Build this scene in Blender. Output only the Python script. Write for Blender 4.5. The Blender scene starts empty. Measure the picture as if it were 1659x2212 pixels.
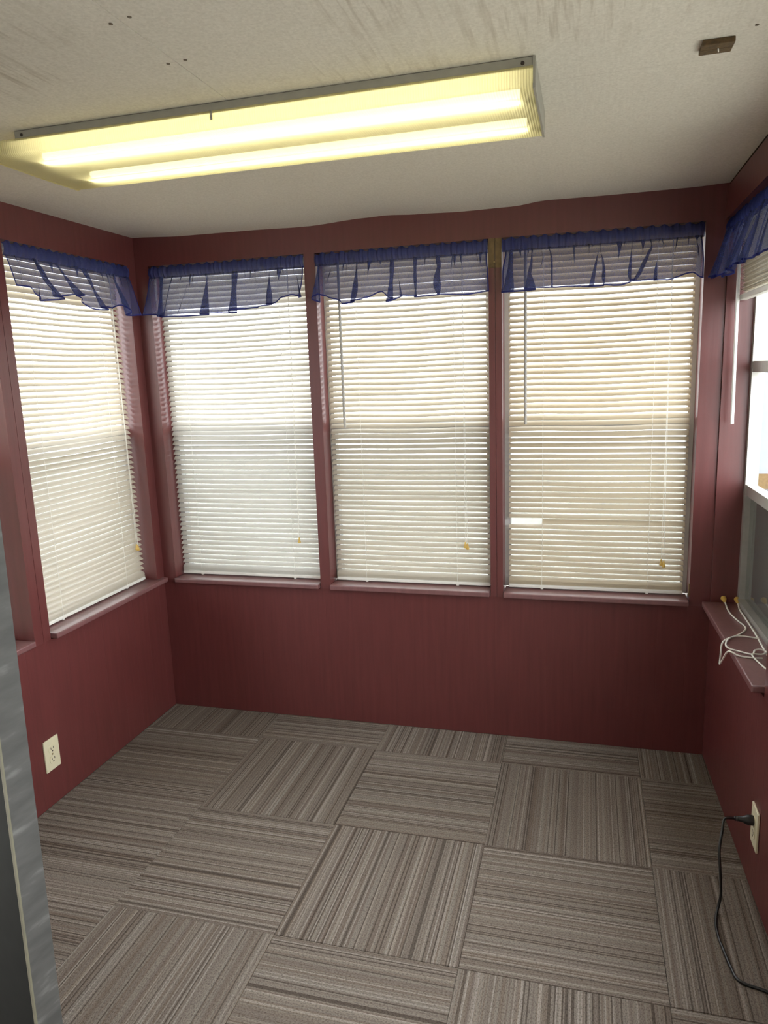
import bpy, bmesh, math, random
from mathutils import Vector, Matrix
random.seed(7)
scn = bpy.context.scene
COL = scn.collection

# ------------------------------------------------------------------ camera, world, exposure
cam_d = bpy.data.cameras.new('camera')
cam_d.sensor_fit = 'HORIZONTAL'; cam_d.sensor_width = 36.0
cam_d.lens = 36.0 * 1580.47 / 1659.0
cam_d.clip_start = 0.02
cam = bpy.data.objects.new('camera', cam_d)
cam.location = (1.81171, -2.78920, 1.47716)
cam.rotation_euler = (1.38169, 0.03461, 0.26558)
COL.objects.link(cam); scn.camera = cam

world = bpy.data.worlds.new('overcast_sky'); scn.world = world
world.use_nodes = True
bg = world.node_tree.nodes['Background']
bg.inputs['Color'].default_value = (0.97, 0.975, 1.0, 1)
bg.inputs['Strength'].default_value = 5.0

vs = scn.view_settings
vs.view_transform = 'Standard'; vs.look = 'None'; vs.gamma = 1.0
vs.use_curve_mapping = False
vs.exposure = 0.98
scn.cycles.max_bounces = 14
scn.cycles.diffuse_bounces = 7
scn.cycles.transparent_max_bounces = 24
scn.cycles.transmission_bounces = 8
scn.cycles.use_denoising = True
scn.cycles.sample_clamp_indirect = 8.0

# ------------------------------------------------------------------ room dimensions (metres)
W, H = 2.262, 2.053          # width of the far wall, ceiling height
NEAR = -3.25                 # near wall
T = 0.13                     # wall thickness
HB, SZ = 1.937, 0.612        # underside of the header, top of the sills
def RS(p):                   # the right wall stands a little out of square
    return (p[0] + 0.030 * max(0, -p[1]), p[1], p[2])

# ------------------------------------------------------------------ material helpers
def new_mat(name):
    m = bpy.data.materials.new(name); m.use_nodes = True
    nt = m.node_tree; nt.nodes.clear()
    out = nt.nodes.new('ShaderNodeOutputMaterial')
    return m, nt, out
def N(nt, t, **kw):
    n = nt.nodes.new(t)
    for k, v in kw.items():
        if k.startswith('i_'): n.inputs[k[2:].replace('_', ' ')].default_value = v
        else: setattr(n, k, v)
    return n
def L(nt, a, b): nt.links.new(a, b)
def ramp(nt, stops, interp='LINEAR'):
    r = nt.nodes.new('ShaderNodeValToRGB'); r.color_ramp.interpolation = interp
    e = r.color_ramp.elements
    while len(e) < len(stops): e.new(0.5)
    for k, (p, c) in enumerate(stops): e[k].position = p; e[k].color = (*c, 1)
    return r
def simple(name, col, rough=0.5, metal=0.0, spec=0.5, noise=0.0, nscale=40, bump=0.0):
    m, nt, out = new_mat(name)
    b = N(nt, 'ShaderNodeBsdfPrincipled')
    b.inputs['Base Color'].default_value = (*col, 1)
    b.inputs['Roughness'].default_value = rough
    b.inputs['Metallic'].default_value = metal
    b.inputs['Specular IOR Level'].default_value = spec
    L(nt, b.outputs[0], out.inputs[0])
    if noise or bump:
        tc = N(nt, 'ShaderNodeTexCoord')
        nz = N(nt, 'ShaderNodeTexNoise'); nz.inputs['Scale'].default_value = nscale
        nz.inputs['Detail'].default_value = 4
        L(nt, tc.outputs['Object'], nz.inputs['Vector'])
        lo = tuple(c * (1 - noise) for c in col); hi = tuple(min(1, c * (1 + noise)) for c in col)
        r = ramp(nt, [(0.3, lo), (0.7, hi)])
        L(nt, nz.outputs['Fac'], r.inputs[0]); L(nt, r.outputs[0], b.inputs['Base Color'])
        if bump:
            bp = N(nt, 'ShaderNodeBump'); bp.inputs['Strength'].default_value = bump
            bp.inputs['Distance'].default_value = 0.002
            L(nt, nz.outputs['Fac'], bp.inputs['Height']); L(nt, bp.outputs[0], b.inputs['Normal'])
    return m

MAT = {}
def paint_material(name, col, rough, grooves=False, spec=0.5, bump=0.25):
    m, nt, out = new_mat(name)
    b = N(nt, 'ShaderNodeBsdfPrincipled'); b.inputs['Roughness'].default_value = rough; b.inputs['Specular IOR Level'].default_value = spec
    L(nt, b.outputs[0], out.inputs[0])
    tc = N(nt, 'ShaderNodeTexCoord')
    mp = N(nt, 'ShaderNodeMapping'); mp.inputs['Scale'].default_value = (60, 60, 4)
    L(nt, tc.outputs['Object'], mp.inputs[0])
    nz = N(nt, 'ShaderNodeTexNoise'); nz.inputs['Scale'].default_value = 1.0; nz.inputs['Detail'].default_value = 5
    L(nt, mp.outputs[0], nz.inputs['Vector'])
    r = ramp(nt, [(0.25, tuple(c * 0.86 for c in col)), (0.75, tuple(c * 1.12 for c in col))])
    L(nt, nz.outputs['Fac'], r.inputs[0]); L(nt, r.outputs[0], b.inputs['Base Color'])
    bp = N(nt, 'ShaderNodeBump'); bp.inputs['Strength'].default_value = bump; bp.inputs['Distance'].default_value = 0.0015
    L(nt, nz.outputs['Fac'], bp.inputs['Height']); L(nt, bp.outputs[0], b.inputs['Normal'])
    if grooves:
        sx = N(nt, 'ShaderNodeSeparateXYZ'); L(nt, tc.outputs['Object'], sx.inputs[0])
        ad = N(nt, 'ShaderNodeMath', operation='ADD'); L(nt, sx.outputs[0], ad.inputs[0]); L(nt, sx.outputs[1], ad.inputs[1])
        dv = N(nt, 'ShaderNodeMath', operation='DIVIDE'); L(nt, ad.outputs[0], dv.inputs[0]); dv.inputs[1].default_value = 0.1016
        fr = N(nt, 'ShaderNodeMath', operation='FRACT'); L(nt, dv.outputs[0], fr.inputs[0])
        sb = N(nt, 'ShaderNodeMath', operation='SUBTRACT'); L(nt, fr.outputs[0], sb.inputs[0]); sb.inputs[1].default_value = 0.5
        ab = N(nt, 'ShaderNodeMath', operation='ABSOLUTE'); L(nt, sb.outputs[0], ab.inputs[0])
        mr = N(nt, 'ShaderNodeMapRange'); L(nt, ab.outputs[0], mr.inputs[0])
        mr.inputs[1].default_value = 0.0; mr.inputs[2].default_value = 0.02
        b2 = N(nt, 'ShaderNodeBump'); b2.inputs['Strength'].default_value = 0.25; b2.inputs['Distance'].default_value = 0.0015
        L(nt, mr.outputs[0], b2.inputs['Height']); L(nt, bp.outputs[0], b2.inputs['Normal']); L(nt, b2.outputs[0], b.inputs['Normal'])
    return m
RED = (0.120, 0.029, 0.028)
MAT['wall'] = paint_material('burgundy_panel_paint', RED, 0.42, True)
MAT['near_wall'] = simple('pale_house_wall_paint', (0.55, 0.53, 0.48), 0.7, noise=0.03)
MAT['trim'] = paint_material('burgundy_trim_paint', RED, 0.36, spec=0.7)
MAT['sill'] = paint_material('dusty_sheen_sill_paint', (0.185, 0.082, 0.082), 0.33, spec=0.95, bump=0.04)  # burgundy lightened to pink: sheen of the windows put into the colour, plus dust

def ceiling_material():
    m, nt, out = new_mat('painted_plywood_ceiling')
    b = N(nt, 'ShaderNodeBsdfPrincipled'); b.inputs['Roughness'].default_value = 0.7
    L(nt, b.outputs[0], out.inputs[0])
    tc = N(nt, 'ShaderNodeTexCoord')
    # fine mottling
    n1 = N(nt, 'ShaderNodeTexNoise'); n1.inputs['Scale'].default_value = 180; n1.inputs['Detail'].default_value = 5
    L(nt, tc.outputs['Object'], n1.inputs['Vector'])
    r1 = ramp(nt, [(0.3, (0.62, 0.575, 0.495)), (0.7, (0.74, 0.695, 0.61))])
    L(nt, n1.outputs['Fac'], r1.inputs[0])
    # brushed wood-grain streaks showing through the thin paint, nearer the camera
    mp = N(nt, 'ShaderNodeMapping'); mp.inputs['Scale'].default_value = (75, 5, 1); mp.inputs['Rotation'].default_value = (0, 0, math.radians(4))
    L(nt, tc.outputs['Object'], mp.inputs[0])
    n2 = N(nt, 'ShaderNodeTexNoise'); n2.inputs['Scale'].default_value = 1.3; n2.inputs['Detail'].default_value = 6
    L(nt, mp.outputs[0], n2.inputs['Vector'])
    r2 = ramp(nt, [(0.50, (0, 0, 0)), (0.68, (1, 1, 1))])
    L(nt, n2.outputs['Fac'], r2.inputs[0])
    n3 = N(nt, 'ShaderNodeTexNoise'); n3.inputs['Scale'].default_value = 2.6; n3.inputs['Detail'].default_value = 3
    L(nt, tc.outputs['Object'], n3.inputs['Vector'])
    r3 = ramp(nt, [(0.46, (0, 0, 0)), (0.62, (1, 1, 1))])
    L(nt, n3.outputs['Fac'], r3.inputs[0])
    sx = N(nt, 'ShaderNodeSeparateXYZ'); L(nt, tc.outputs['Object'], sx.inputs[0])
    mr = N(nt, 'ShaderNodeMapRange'); L(nt, sx.outputs[1], mr.inputs[0])
    mr.inputs[1].default_value = -0.95; mr.inputs[2].default_value = -1.35; mr.inputs[3].default_value = 0.0; mr.inputs[4].default_value = 0.75
    mu = N(nt, 'ShaderNodeMath', operation='MULTIPLY'); L(nt, r2.outputs[0], mu.inputs[0]); L(nt, r3.outputs[0], mu.inputs[1])
    m2 = N(nt, 'ShaderNodeMath', operation='MULTIPLY'); L(nt, mu.outputs[0], m2.inputs[0]); L(nt, mr.outputs[0], m2.inputs[1])
    mx = N(nt, 'ShaderNodeMix', data_type='RGBA'); L(nt, m2.outputs[0], mx.inputs[0])
    L(nt, r1.outputs[0], mx.inputs[6]); mx.inputs[7].default_value = (0.42, 0.36, 0.28, 1)
    L(nt, mx.outputs[2], b.inputs['Base Color'])
    bp = N(nt, 'ShaderNodeBump'); bp.inputs['Strength'].default_value = 0.3; bp.inputs['Distance'].default_value = 0.002
    L(nt, n2.outputs['Fac'], bp.inputs['Height']); L(nt, bp.outputs[0], b.inputs['Normal'])
    return m
MAT['ceiling'] = ceiling_material()

def carpet_material():
    """Loop-pile carpet tile: random bands running along the tile's local x."""
    m, nt, out = new_mat('striped_loop_carpet')
    b = N(nt, 'ShaderNodeBsdfPrincipled'); b.inputs['Roughness'].default_value = 0.95
    b.inputs['Specular IOR Level'].default_value = 0.1
    L(nt, b.outputs[0], out.inputs[0])
    tc = N(nt, 'ShaderNodeTexCoord'); oi = N(nt, 'ShaderNodeObjectInfo')
    sx = N(nt, 'ShaderNodeSeparateXYZ'); L(nt, tc.outputs['Object'], sx.inputs[0])
    rnd = N(nt, 'ShaderNodeMath', operation='MULTIPLY'); L(nt, oi.outputs['Random'], rnd.inputs[0]); rnd.inputs[1].default_value = 50
    ad = N(nt, 'ShaderNodeMath', operation='ADD'); L(nt, sx.outputs[1], ad.inputs[0]); L(nt, rnd.outputs[0], ad.inputs[1])
    def band(width):
        d = N(nt, 'ShaderNodeMath', operation='DIVIDE'); L(nt, ad.outputs[0], d.inputs[0]); d.inputs[1].default_value = width
        f = N(nt, 'ShaderNodeMath', operation='FLOOR'); L(nt, d.outputs[0], f.inputs[0])
        w = N(nt, 'ShaderNodeTexWhiteNoise', noise_dimensions='1D'); L(nt, f.outputs[0], w.inputs['W'])
        return w.outputs['Value']
    broad = N(nt, 'ShaderNodeTexNoise', noise_dimensions='1D')
    broad.inputs['Scale'].default_value = 38; broad.inputs['Detail'].default_value = 3
    L(nt, ad.outputs[0], broad.inputs['W'])
    rb = ramp(nt, [(0.28, (0.240, 0.202, 0.178)), (0.42, (0.273, 0.234, 0.205)), (0.52, (0.290, 0.257, 0.230)), (0.62, (0.273, 0.231, 0.198)), (0.75, (0.345, 0.318, 0.292))])
    L(nt, broad.outputs['Fac'], rb.inputs[0])
    rl = ramp(nt, [(0.0, (0.34, 0.31, 0.29)), (0.13, (0.62, 0.58, 0.55)), (0.36, (0.74, 0.72, 0.70)), (0.70, (0.66, 0.61, 0.56)), (0.86, (1.0, 1.0, 1.0))], 'CONSTANT')
    L(nt, band(0.0036), rl.inputs[0])
    rl2 = ramp(nt, [(0.0, (0.72, 0.69, 0.67)), (0.12, (0.88, 0.88, 0.88)), (0.90, (1, 1, 1))], 'CONSTANT')
    L(nt, band(0.013), rl2.inputs[0])
    mul = N(nt, 'ShaderNodeMix', data_type='RGBA', blend_type='MULTIPLY'); mul.inputs[0].default_value = 0.95
    L(nt, rb.outputs[0], mul.inputs[6]); L(nt, rl.outputs[0], mul.inputs[7])
    mul2 = N(nt, 'ShaderNodeMix', data_type='RGBA', blend_type='MULTIPLY'); mul2.inputs[0].default_value = 0.8
    L(nt, mul.outputs[2], mul2.inputs[6]); L(nt, rl2.outputs[0], mul2.inputs[7])
    # loops
    mp = N(nt, 'ShaderNodeMapping'); mp.inputs['Scale'].default_value = (190, 330, 200)
    L(nt, tc.outputs['Object'], mp.inputs[0])
    nz = N(nt, 'ShaderNodeTexNoise'); nz.inputs['Scale'].default_value = 1; nz.inputs['Detail'].default_value = 3
    L(nt, mp.outputs[0], nz.inputs['Vector'])
    rn = ramp(nt, [(0.30, (0.35, 0.33, 0.31)), (0.55, (1, 1, 1))])
    L(nt, nz.outputs['Fac'], rn.inputs[0])
    mul3 = N(nt, 'ShaderNodeMix', data_type='RGBA', blend_type='MULTIPLY'); mul3.inputs[0].default_value = 0.75
    L(nt, mul2.outputs[2], mul3.inputs[6]); L(nt, rn.outputs[0], mul3.inputs[7])
    L(nt, mul3.outputs[2], b.inputs['Base Color'])
    bp = N(nt, 'ShaderNodeBump'); bp.inputs['Strength'].default_value = 0.6; bp.inputs['Distance'].default_value = 0.003
    L(nt, nz.outputs['Fac'], bp.inputs['Height']); L(nt, bp.outputs[0], b.inputs['Normal'])
    return m
MAT['carpet'] = carpet_material()
MAT['subfloor'] = simple('dark_subfloor', (0.05, 0.045, 0.04), 0.9)

def slat_material(name, col, trans):
    m, nt, out = new_mat(name)
    d = N(nt, 'ShaderNodeBsdfPrincipled'); d.inputs['Base Color'].default_value = (*col, 1); d.inputs['Roughness'].default_value = 0.38
    t = N(nt, 'ShaderNodeBsdfTranslucent'); t.inputs['Color'].default_value = (*[min(1, c * k) for c, k in zip(col, (1.0, 0.87, 0.68))], 1)
    x = N(nt, 'ShaderNodeMixShader'); x.inputs[0].default_value = trans
    L(nt, d.outputs[0], x.inputs[1]); L(nt, t.outputs[0], x.inputs[2]); L(nt, x.outputs[0], out.inputs[0])
    return m
MAT['slat_white'] = slat_material('white_vinyl_slat', (0.57, 0.555, 0.52), 0.14)
MAT['slat_cream'] = slat_material('cream_vinyl_slat', (0.53, 0.485, 0.41), 0.13)
MAT['slat_beige'] = slat_material('beige_vinyl_slat', (0.49, 0.42, 0.315), 0.13)
MAT['rail_white'] = simple('white_vinyl_rail', (0.74, 0.72, 0.67), 0.4, noise=0.03)
MAT['cord'] = simple('white_braided_cord', (0.82, 0.80, 0.74), 0.8, noise=0.06, nscale=600)
MAT['tassel'] = simple('yellowed_plastic_tassel', (0.62, 0.40, 0.09), 0.4, noise=0.05)
MAT['wand_white'] = simple('white_plastic_wand', (0.75, 0.75, 0.74), 0.25, noise=0.03)
MAT['wand_grey'] = simple('clear_grey_plastic_wand', (0.36, 0.34, 0.31), 0.3, noise=0.03)
MAT['alu'] = simple('brushed_aluminium_frame', (0.48, 0.47, 0.44), 0.42, metal=0.6, noise=0.06)
MAT['frame_white'] = simple('white_vinyl_window_frame', (0.62, 0.62, 0.62), 0.4, noise=0.03)

def glass_material():
    m, nt, out = new_mat('window_glass')
    t = N(nt, 'ShaderNodeBsdfTransparent'); t.inputs[0].default_value = (0.94, 0.96, 0.95, 1)
    g = N(nt, 'ShaderNodeBsdfGlossy'); g.inputs['Roughness'].default_value = 0.02
    lw = N(nt, 'ShaderNodeLayerWeight'); lw.inputs[0].default_value = 0.5
    pw = N(nt, 'ShaderNodeMath', operation='POWER'); L(nt, lw.outputs['Facing'], pw.inputs[0]); pw.inputs[1].default_value = 5.0
    f = N(nt, 'ShaderNodeMath', operation='MULTIPLY_ADD'); L(nt, pw.outputs[0], f.inputs[0]); f.inputs[1].default_value = 0.6; f.inputs[2].default_value = 0.03
    x = N(nt, 'ShaderNodeMixShader'); L(nt, f.outputs[0], x.inputs[0]); L(nt, t.outputs[0], x.inputs[1]); L(nt, g.outputs[0], x.inputs[2])
    L(nt, x.outputs[0], out.inputs[0]); return m
MAT['glass'] = glass_material()
def screen_material(name, col, dens):
    m, nt, out = new_mat(name)
    t = N(nt, 'ShaderNodeBsdfTransparent')
    d = N(nt, 'ShaderNodeBsdfDiffuse'); d.inputs[0].default_value = (*col, 1)
    x = N(nt, 'ShaderNodeMixShader'); x.inputs[0].default_value = dens
    L(nt, t.outputs[0], x.inputs[1]); L(nt, d.outputs[0], x.inputs[2]); L(nt, x.outputs[0], out.inputs[0]); return m
MAT['screen'] = screen_material('insect_screen_mesh', (0.25, 0.25, 0.25), 0.42)
MAT['screen_dense'] = screen_material('dense_grey_insect_screen', (0.20, 0.18, 0.17), 0.92)

def sheer_material(name, col, dens):
    m, nt, out = new_mat(name)
    t = N(nt, 'ShaderNodeBsdfTransparent'); t.inputs[0].default_value = (0.86, 0.87, 0.95, 1)
    d = N(nt, 'ShaderNodeBsdfDiffuse'); d.inputs[0].default_value = (*col, 1)
    s = N(nt, 'ShaderNodeBsdfTranslucent'); s.inputs[0].default_value = (*col, 1)
    a = N(nt, 'ShaderNodeMixShader'); a.inputs[0].default_value = 0.45
    L(nt, d.outputs[0], a.inputs[1]); L(nt, s.outputs[0], a.inputs[2])
    tc = N(nt, 'ShaderNodeTexCoord')
    nz = N(nt, 'ShaderNodeTexNoise'); nz.inputs['Scale'].default_value = 450
    L(nt, tc.outputs['Object'], nz.inputs['Vector'])
    mr = N(nt, 'ShaderNodeMapRange'); L(nt, nz.outputs['Fac'], mr.inputs[0])
    mr.inputs[1].default_value = 0.3; mr.inputs[2].default_value = 0.7
    mr.inputs[3].default_value = dens - 0.06; mr.inputs[4].default_value = dens + 0.06
    x = N(nt, 'ShaderNodeMixShader'); L(nt, mr.outputs[0], x.inputs[0])
    L(nt, t.outputs[0], x.inputs[1]); L(nt, a.outputs[0], x.inputs[2]); L(nt, x.outputs[0], out.inputs[0]); return m
BLUE = (0.085, 0.105, 0.27)
MAT['sheer'] = sheer_material('blue_sheer_voile', BLUE, 0.62)
MAT['pocket'] = sheer_material('blue_gathered_voile', (0.055, 0.07, 0.23), 0.82)
MAT['hem'] = sheer_material('blue_hem_voile', (0.04, 0.045, 0.20), 0.88)

MAT['fixture'] = simple('shade_greyed_enamel_fixture', (0.30, 0.285, 0.24), 0.45, noise=0.05)  # white enamel greyed: the unlit shade on the housing is in the colour
def lens_material():
    m, nt, out = new_mat('yellowed_prismatic_acrylic')
    t = N(nt, 'ShaderNodeBsdfTranslucent'); t.inputs[0].default_value = (0.88, 0.81, 0.43, 1)
    p = N(nt, 'ShaderNodeBsdfTransparent'); p.inputs[0].default_value = (0.94, 0.90, 0.60, 1)
    g = N(nt, 'ShaderNodeBsdfPrincipled'); g.inputs['Base Color'].default_value = (0.70, 0.66, 0.42, 1); g.inputs['Roughness'].default_value = 0.3
    tc = N(nt, 'ShaderNodeTexCoord')
    w = N(nt, 'ShaderNodeTexWave', wave_type='BANDS', bands_direction='X'); w.inputs['Scale'].default_value = 60
    L(nt, tc.outputs['Object'], w.inputs['Vector'])
    bp = N(nt, 'ShaderNodeBump'); bp.inputs['Strength'].default_value = 0.3; bp.inputs['Distance'].default_value = 0.002
    L(nt, w.outputs['Fac'], bp.inputs['Height'])
    for n in (t, g): L(nt, bp.outputs[0], n.inputs['Normal'])
    a = N(nt, 'ShaderNodeMixShader'); a.inputs[0].default_value = 0.10
    L(nt, t.outputs[0], a.inputs[1]); L(nt, p.outputs[0], a.inputs[2])
    x = N(nt, 'ShaderNodeMixShader'); x.inputs[0].default_value = 0.30
    L(nt, a.outputs[0], x.inputs[1]); L(nt, g.outputs[0], x.inputs[2])
    L(nt, x.outputs[0], out.inputs[0]); return m
MAT['lens'] = lens_material()
def tube_material():
    m, nt, out = new_mat('lit_fluorescent_tube')
    e = N(nt, 'ShaderNodeEmission'); e.inputs[0].default_value = (1.0, 0.96, 0.86, 1); e.inputs[1].default_value = 6.8
    L(nt, e.outputs[0], out.inputs[0]); return m
MAT['tube'] = tube_material()
MAT['ivory'] = simple('ivory_plastic', (0.66, 0.60, 0.42), 0.4, noise=0.02)
MAT['slot'] = simple('dark_slot', (0.03, 0.02, 0.015), 0.7)
MAT['screw'] = simple('brassy_screw', (0.35, 0.25, 0.12), 0.4, metal=0.7)
MAT['black'] = simple('black_rubber', (0.012, 0.012, 0.013), 0.32, noise=0.1)
MAT['door_face'] = simple('black_door_face', (0.008, 0.009, 0.008), 0.6, spec=0.12, noise=0.2, nscale=25)
def door_edge_material():
    m, nt, out = new_mat('scuffed_grey_door_edge')
    b = N(nt, 'ShaderNodeBsdfPrincipled'); b.inputs['Roughness'].default_value = 0.65; b.inputs['Specular IOR Level'].default_value = 0.2
    L(nt, b.outputs[0], out.inputs[0])
    tc = N(nt, 'ShaderNodeTexCoord')
    mp = N(nt, 'ShaderNodeMapping'); mp.inputs['Scale'].default_value = (6, 12, 40); mp.inputs['Rotation'].default_value = (0.5, 0, 0)
    L(nt, tc.outputs['Object'], mp.inputs[0])
    nz = N(nt, 'ShaderNodeTexNoise'); nz.inputs['Scale'].default_value = 1; nz.inputs['Detail'].default_value = 5
    L(nt, mp.outputs[0], nz.inputs['Vector'])
    r = ramp(nt, [(0.35, (0.055, 0.054, 0.051)), (0.6, (0.076, 0.074, 0.070)), (0.72, (0.13, 0.128, 0.122))])
    L(nt, nz.outputs['Fac'], r.inputs[0]); L(nt, r.outputs[0], b.inputs['Base Color'])
    return m
MAT['door_edge'] = door_edge_material()
MAT['door_bead'] = simple('yellowed_edge_bead', (0.13, 0.12, 0.08), 0.6, noise=0.1)
MAT['raw_wood'] = simple('bare_brown_wood', (0.10, 0.06, 0.022), 0.7, noise=0.35, nscale=120, bump=0.3)
MAT['bare_patch'] = simple('bare_olive_wood', (0.15, 0.095, 0.035), 0.7, noise=0.2, nscale=60)
MAT['dark_gap'] = simple('dark_gap', (0.012, 0.010, 0.010), 0.9)
MAT['siding'] = simple('pale_painted_boards', (0.25, 0.27, 0.31), 0.7, noise=0.04, nscale=8)
MAT['ground'] = simple('pale_gravel', (0.32, 0.32, 0.28), 0.95, noise=0.25, nscale=30)
MAT['nail'] = simple('rusty_nail_head', (0.12, 0.09, 0.06), 0.6)

# ------------------------------------------------------------------ mesh helpers
def box(bm, x0, x1, y0, y1, z0, z1, f=None, bev=0.0):
    x0, x1 = sorted((x0, x1)); y0, y1 = sorted((y0, y1)); z0, z1 = sorted((z0, z1))
    tb = bmesh.new()
    vs_ = [tb.verts.new((x, y, z)) for z in (z0, z1) for y in (y0, y1) for x in (x0, x1)]
    for q in ((0, 2, 3, 1), (4, 5, 7, 6), (0, 1, 5, 4), (2, 6, 7, 3), (0, 4, 6, 2), (1, 3, 7, 5)):
        tb.faces.new([vs_[k] for k in q])
    if bev: bmesh.ops.bevel(tb, geom=list(tb.edges), offset=bev, segments=2, affect='EDGES', profile=0.6)
    if f:
        for v in tb.verts: v.co = f(v.co)
    me = bpy.data.meshes.new('tmp'); tb.to_mesh(me); tb.free()
    bm.from_mesh(me); bpy.data.meshes.remove(me)
    return bm
def obj(name, bm, mat, parent=None, smooth=False, mats=None):
    me = bpy.data.meshes.new(name); bm.to_mesh(me); bm.free()
    for m in (mats or [mat]): me.materials.append(MAT[m])
    if smooth:
        for p in me.polygons: p.use_smooth = True
    o = bpy.data.objects.new(name, me); COL.objects.link(o)
    if parent: o.parent = parent; o.matrix_parent_inverse = parent.matrix_basis.inverted()
    return o
def bx(name, mat, parent, *a, **k):
    return obj(name, box(bmesh.new(), *a, **k), mat, parent)
def empty(name, loc, label, cat, kind=None, group=None):
    o = bpy.data.objects.new(name, None); o.location = loc; o.empty_display_size = 0.05; COL.objects.link(o)
    return tag(o, label, cat, kind, group)
def tag(o, label, cat, kind=None, group=None):
    o['label'] = label; o['category'] = cat
    if kind: o['kind'] = kind
    if group: o['group'] = group
    return o
def tube(bm, pts, r, seg=8, close=False, caps=True):
    """sweep a circle along a polyline; r may be a list"""
    pts = [Vector(p) for p in pts]; n = len(pts)
    rings = []
    up = Vector((0, 0, 1))
    prev = None
    for k, p in enumerate(pts):
        d = (pts[min(k + 1, n - 1)] - pts[max(k - 1, 0)]).normalized()
        a = prev if prev is not None else (up if abs(d.z) < 0.9 else Vector((1, 0, 0)))
        a = (a - d * a.dot(d)).normalized(); b = d.cross(a); prev = a
        rr = r[k] if isinstance(r, (list, tuple)) else r
        rings.append([bm.verts.new(p + (a * math.cos(2 * math.pi * j / seg) + b * math.sin(2 * math.pi * j / seg)) * rr) for j in range(seg)])
    for k in range(n - 1):
        for j in range(seg):
            bm.faces.new((rings[k][j], rings[k][(j + 1) % seg], rings[k + 1][(j + 1) % seg], rings[k + 1][j]))
    if caps:
        bm.faces.new(rings[0][::-1]); bm.faces.new(rings[-1])
    return bm
def smooth_path(pts, n=8):
    """Catmull-Rom through the points"""
    P = [Vector(p) for p in pts]; P = [P[0] * 2 - P[1]] + P + [P[-1] * 2 - P[-2]]
    out = []
    for i in range(1, len(P) - 2):
        for k in range(n):
            t = k / n
            a, b, c, d = P[i - 1], P[i], P[i + 1], P[i + 2]
            out.append(0.5 * ((2 * b) + (c - a) * t + (2 * a - 5 * b + 4 * c - d) * t * t + (3 * b - a - 3 * c + d) * t ** 3))
    out.append(P[-2]); return out
def lathe(bm, prof, M, seg=12):
    """prof: (radius, height) list about local z, placed by matrix M"""
    rings = [[bm.verts.new(M @ Vector((r * math.cos(2 * math.pi * j / seg), r * math.sin(2 * math.pi * j / seg), z))) for j in range(seg)] for r, z in prof]
    for a, b in zip(rings, rings[1:]):
        for j in range(seg): bm.faces.new((a[j], a[(j + 1) % seg], b[(j + 1) % seg], b[j]))
    bm.faces.new(rings[0][::-1]); bm.faces.new(rings[-1]); return bm
def interp(tab, x):
    if x <= tab[0][0]: return tab[0][1]
    for (a, va), (b, vb) in zip(tab, tab[1:]):
        if x <= b:
            t = (x - a) / (b - a); t = t * t * (3 - 2 * t); return va + (vb - va) * t
    return tab[-1][1]

# ================================================================== SETTING
# floor with its carpet tiles
floor = bx('floor', 'subfloor', None, -T, W + 0.25, NEAR - T, T, -0.12, -0.004)
tag(floor, 'floor laid with grey brown striped carpet tiles', 'floor', 'structure')
xs = [0.0, 0.5247, 1.0247, 1.5247, 2.0247, 2.45]
ys = [0.0, -0.2183, -0.7183, -1.2183, -1.7183, -2.2183, -2.7183, NEAR]
def tile_mesh(w, d):
    bm = box(bmesh.new(), -w / 2, w / 2, -d / 2, d / 2, -0.004, 0.0)
    bmesh.ops.bevel(bm, geom=[e for e in bm.edges if all(v.co.z > -0.001 for v in e.verts)], offset=0.0012, segments=1, affect='EDGES')
    return bm
for r in range(len(ys) - 1):
    for c in range(len(xs) - 1):
        vert = (r + c) % 2 == 0 and not (r == 2 and c == 0)
        cx, cy = (xs[c] + xs[c + 1]) / 2, (ys[r] + ys[r + 1]) / 2
        w, d = xs[c + 1] - xs[c], ys[r] - ys[r + 1]
        g = 0.0008
        if c == len(xs) - 2:               # the last column is cut to the slanting wall
            w = W + 0.03 * -ys[r + 1] - xs[c]; cx = xs[c] + w / 2
        dz = random.uniform(-0.0006, 0.0006)
        t = obj('carpet_tile', tile_mesh((d if vert else w) - g, (w if vert else d) - g), 'carpet', floor)
        t.rotation_euler.z = math.radians(90 if vert else 0) + math.radians(random.uniform(-0.15, 0.15)) + (math.pi if random.random() < 0.5 else 0)
        t.location = (cx, cy, dz)

# ceiling: painted plywood with a slight sag along the far edge
sag = [(-0.2, 0.004), (0.0, 0.0), (0.25, 0.010), (0.5, 0.012), (0.76, 0.017), (1.0, 0.006), (1.08, 0.004), (1.2, 0.010), (1.37, 0.015), (1.55, 0.014), (1.66, 0.004), (1.9, 0.006), (2.15, 0.006), (2.26, 0.002), (2.6, 0.0)]
def ceil_bm(x0, x1, y0, y1, nx, ny):
    bm = bmesh.new(); rows = []
    for j in range(ny + 1):
        y = y1 + (y0 - y1) * (j / ny) ** 1.8
        fall = max(0, 1 - (-y) / 0.22) if y < 0 else 1
        rows.append([bm.verts.new((x0 + (x1 - x0) * i / nx, y, H - interp(sag, x0 + (x1 - x0) * i / nx) * fall)) for i in range(nx + 1)])
    for a, b in zip(rows, rows[1:]):
        for i in range(nx): bm.faces.new((a[i], a[i + 1], b[i + 1], b[i]))
    r = bmesh.ops.extrude_face_region(bm, geom=list(bm.faces))
    for v in [e for e in r['geom'] if isinstance(e, bmesh.types.BMVert)]: v.co.z = H + 0.05
    bmesh.ops.recalc_face_normals(bm, faces=list(bm.faces))
    return bm
ceiling = empty('ceiling', (0, 0, H), 'off white painted plywood ceiling with faint brown streaks', 'ceiling', 'structure')
JY = -1.1088
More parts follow.
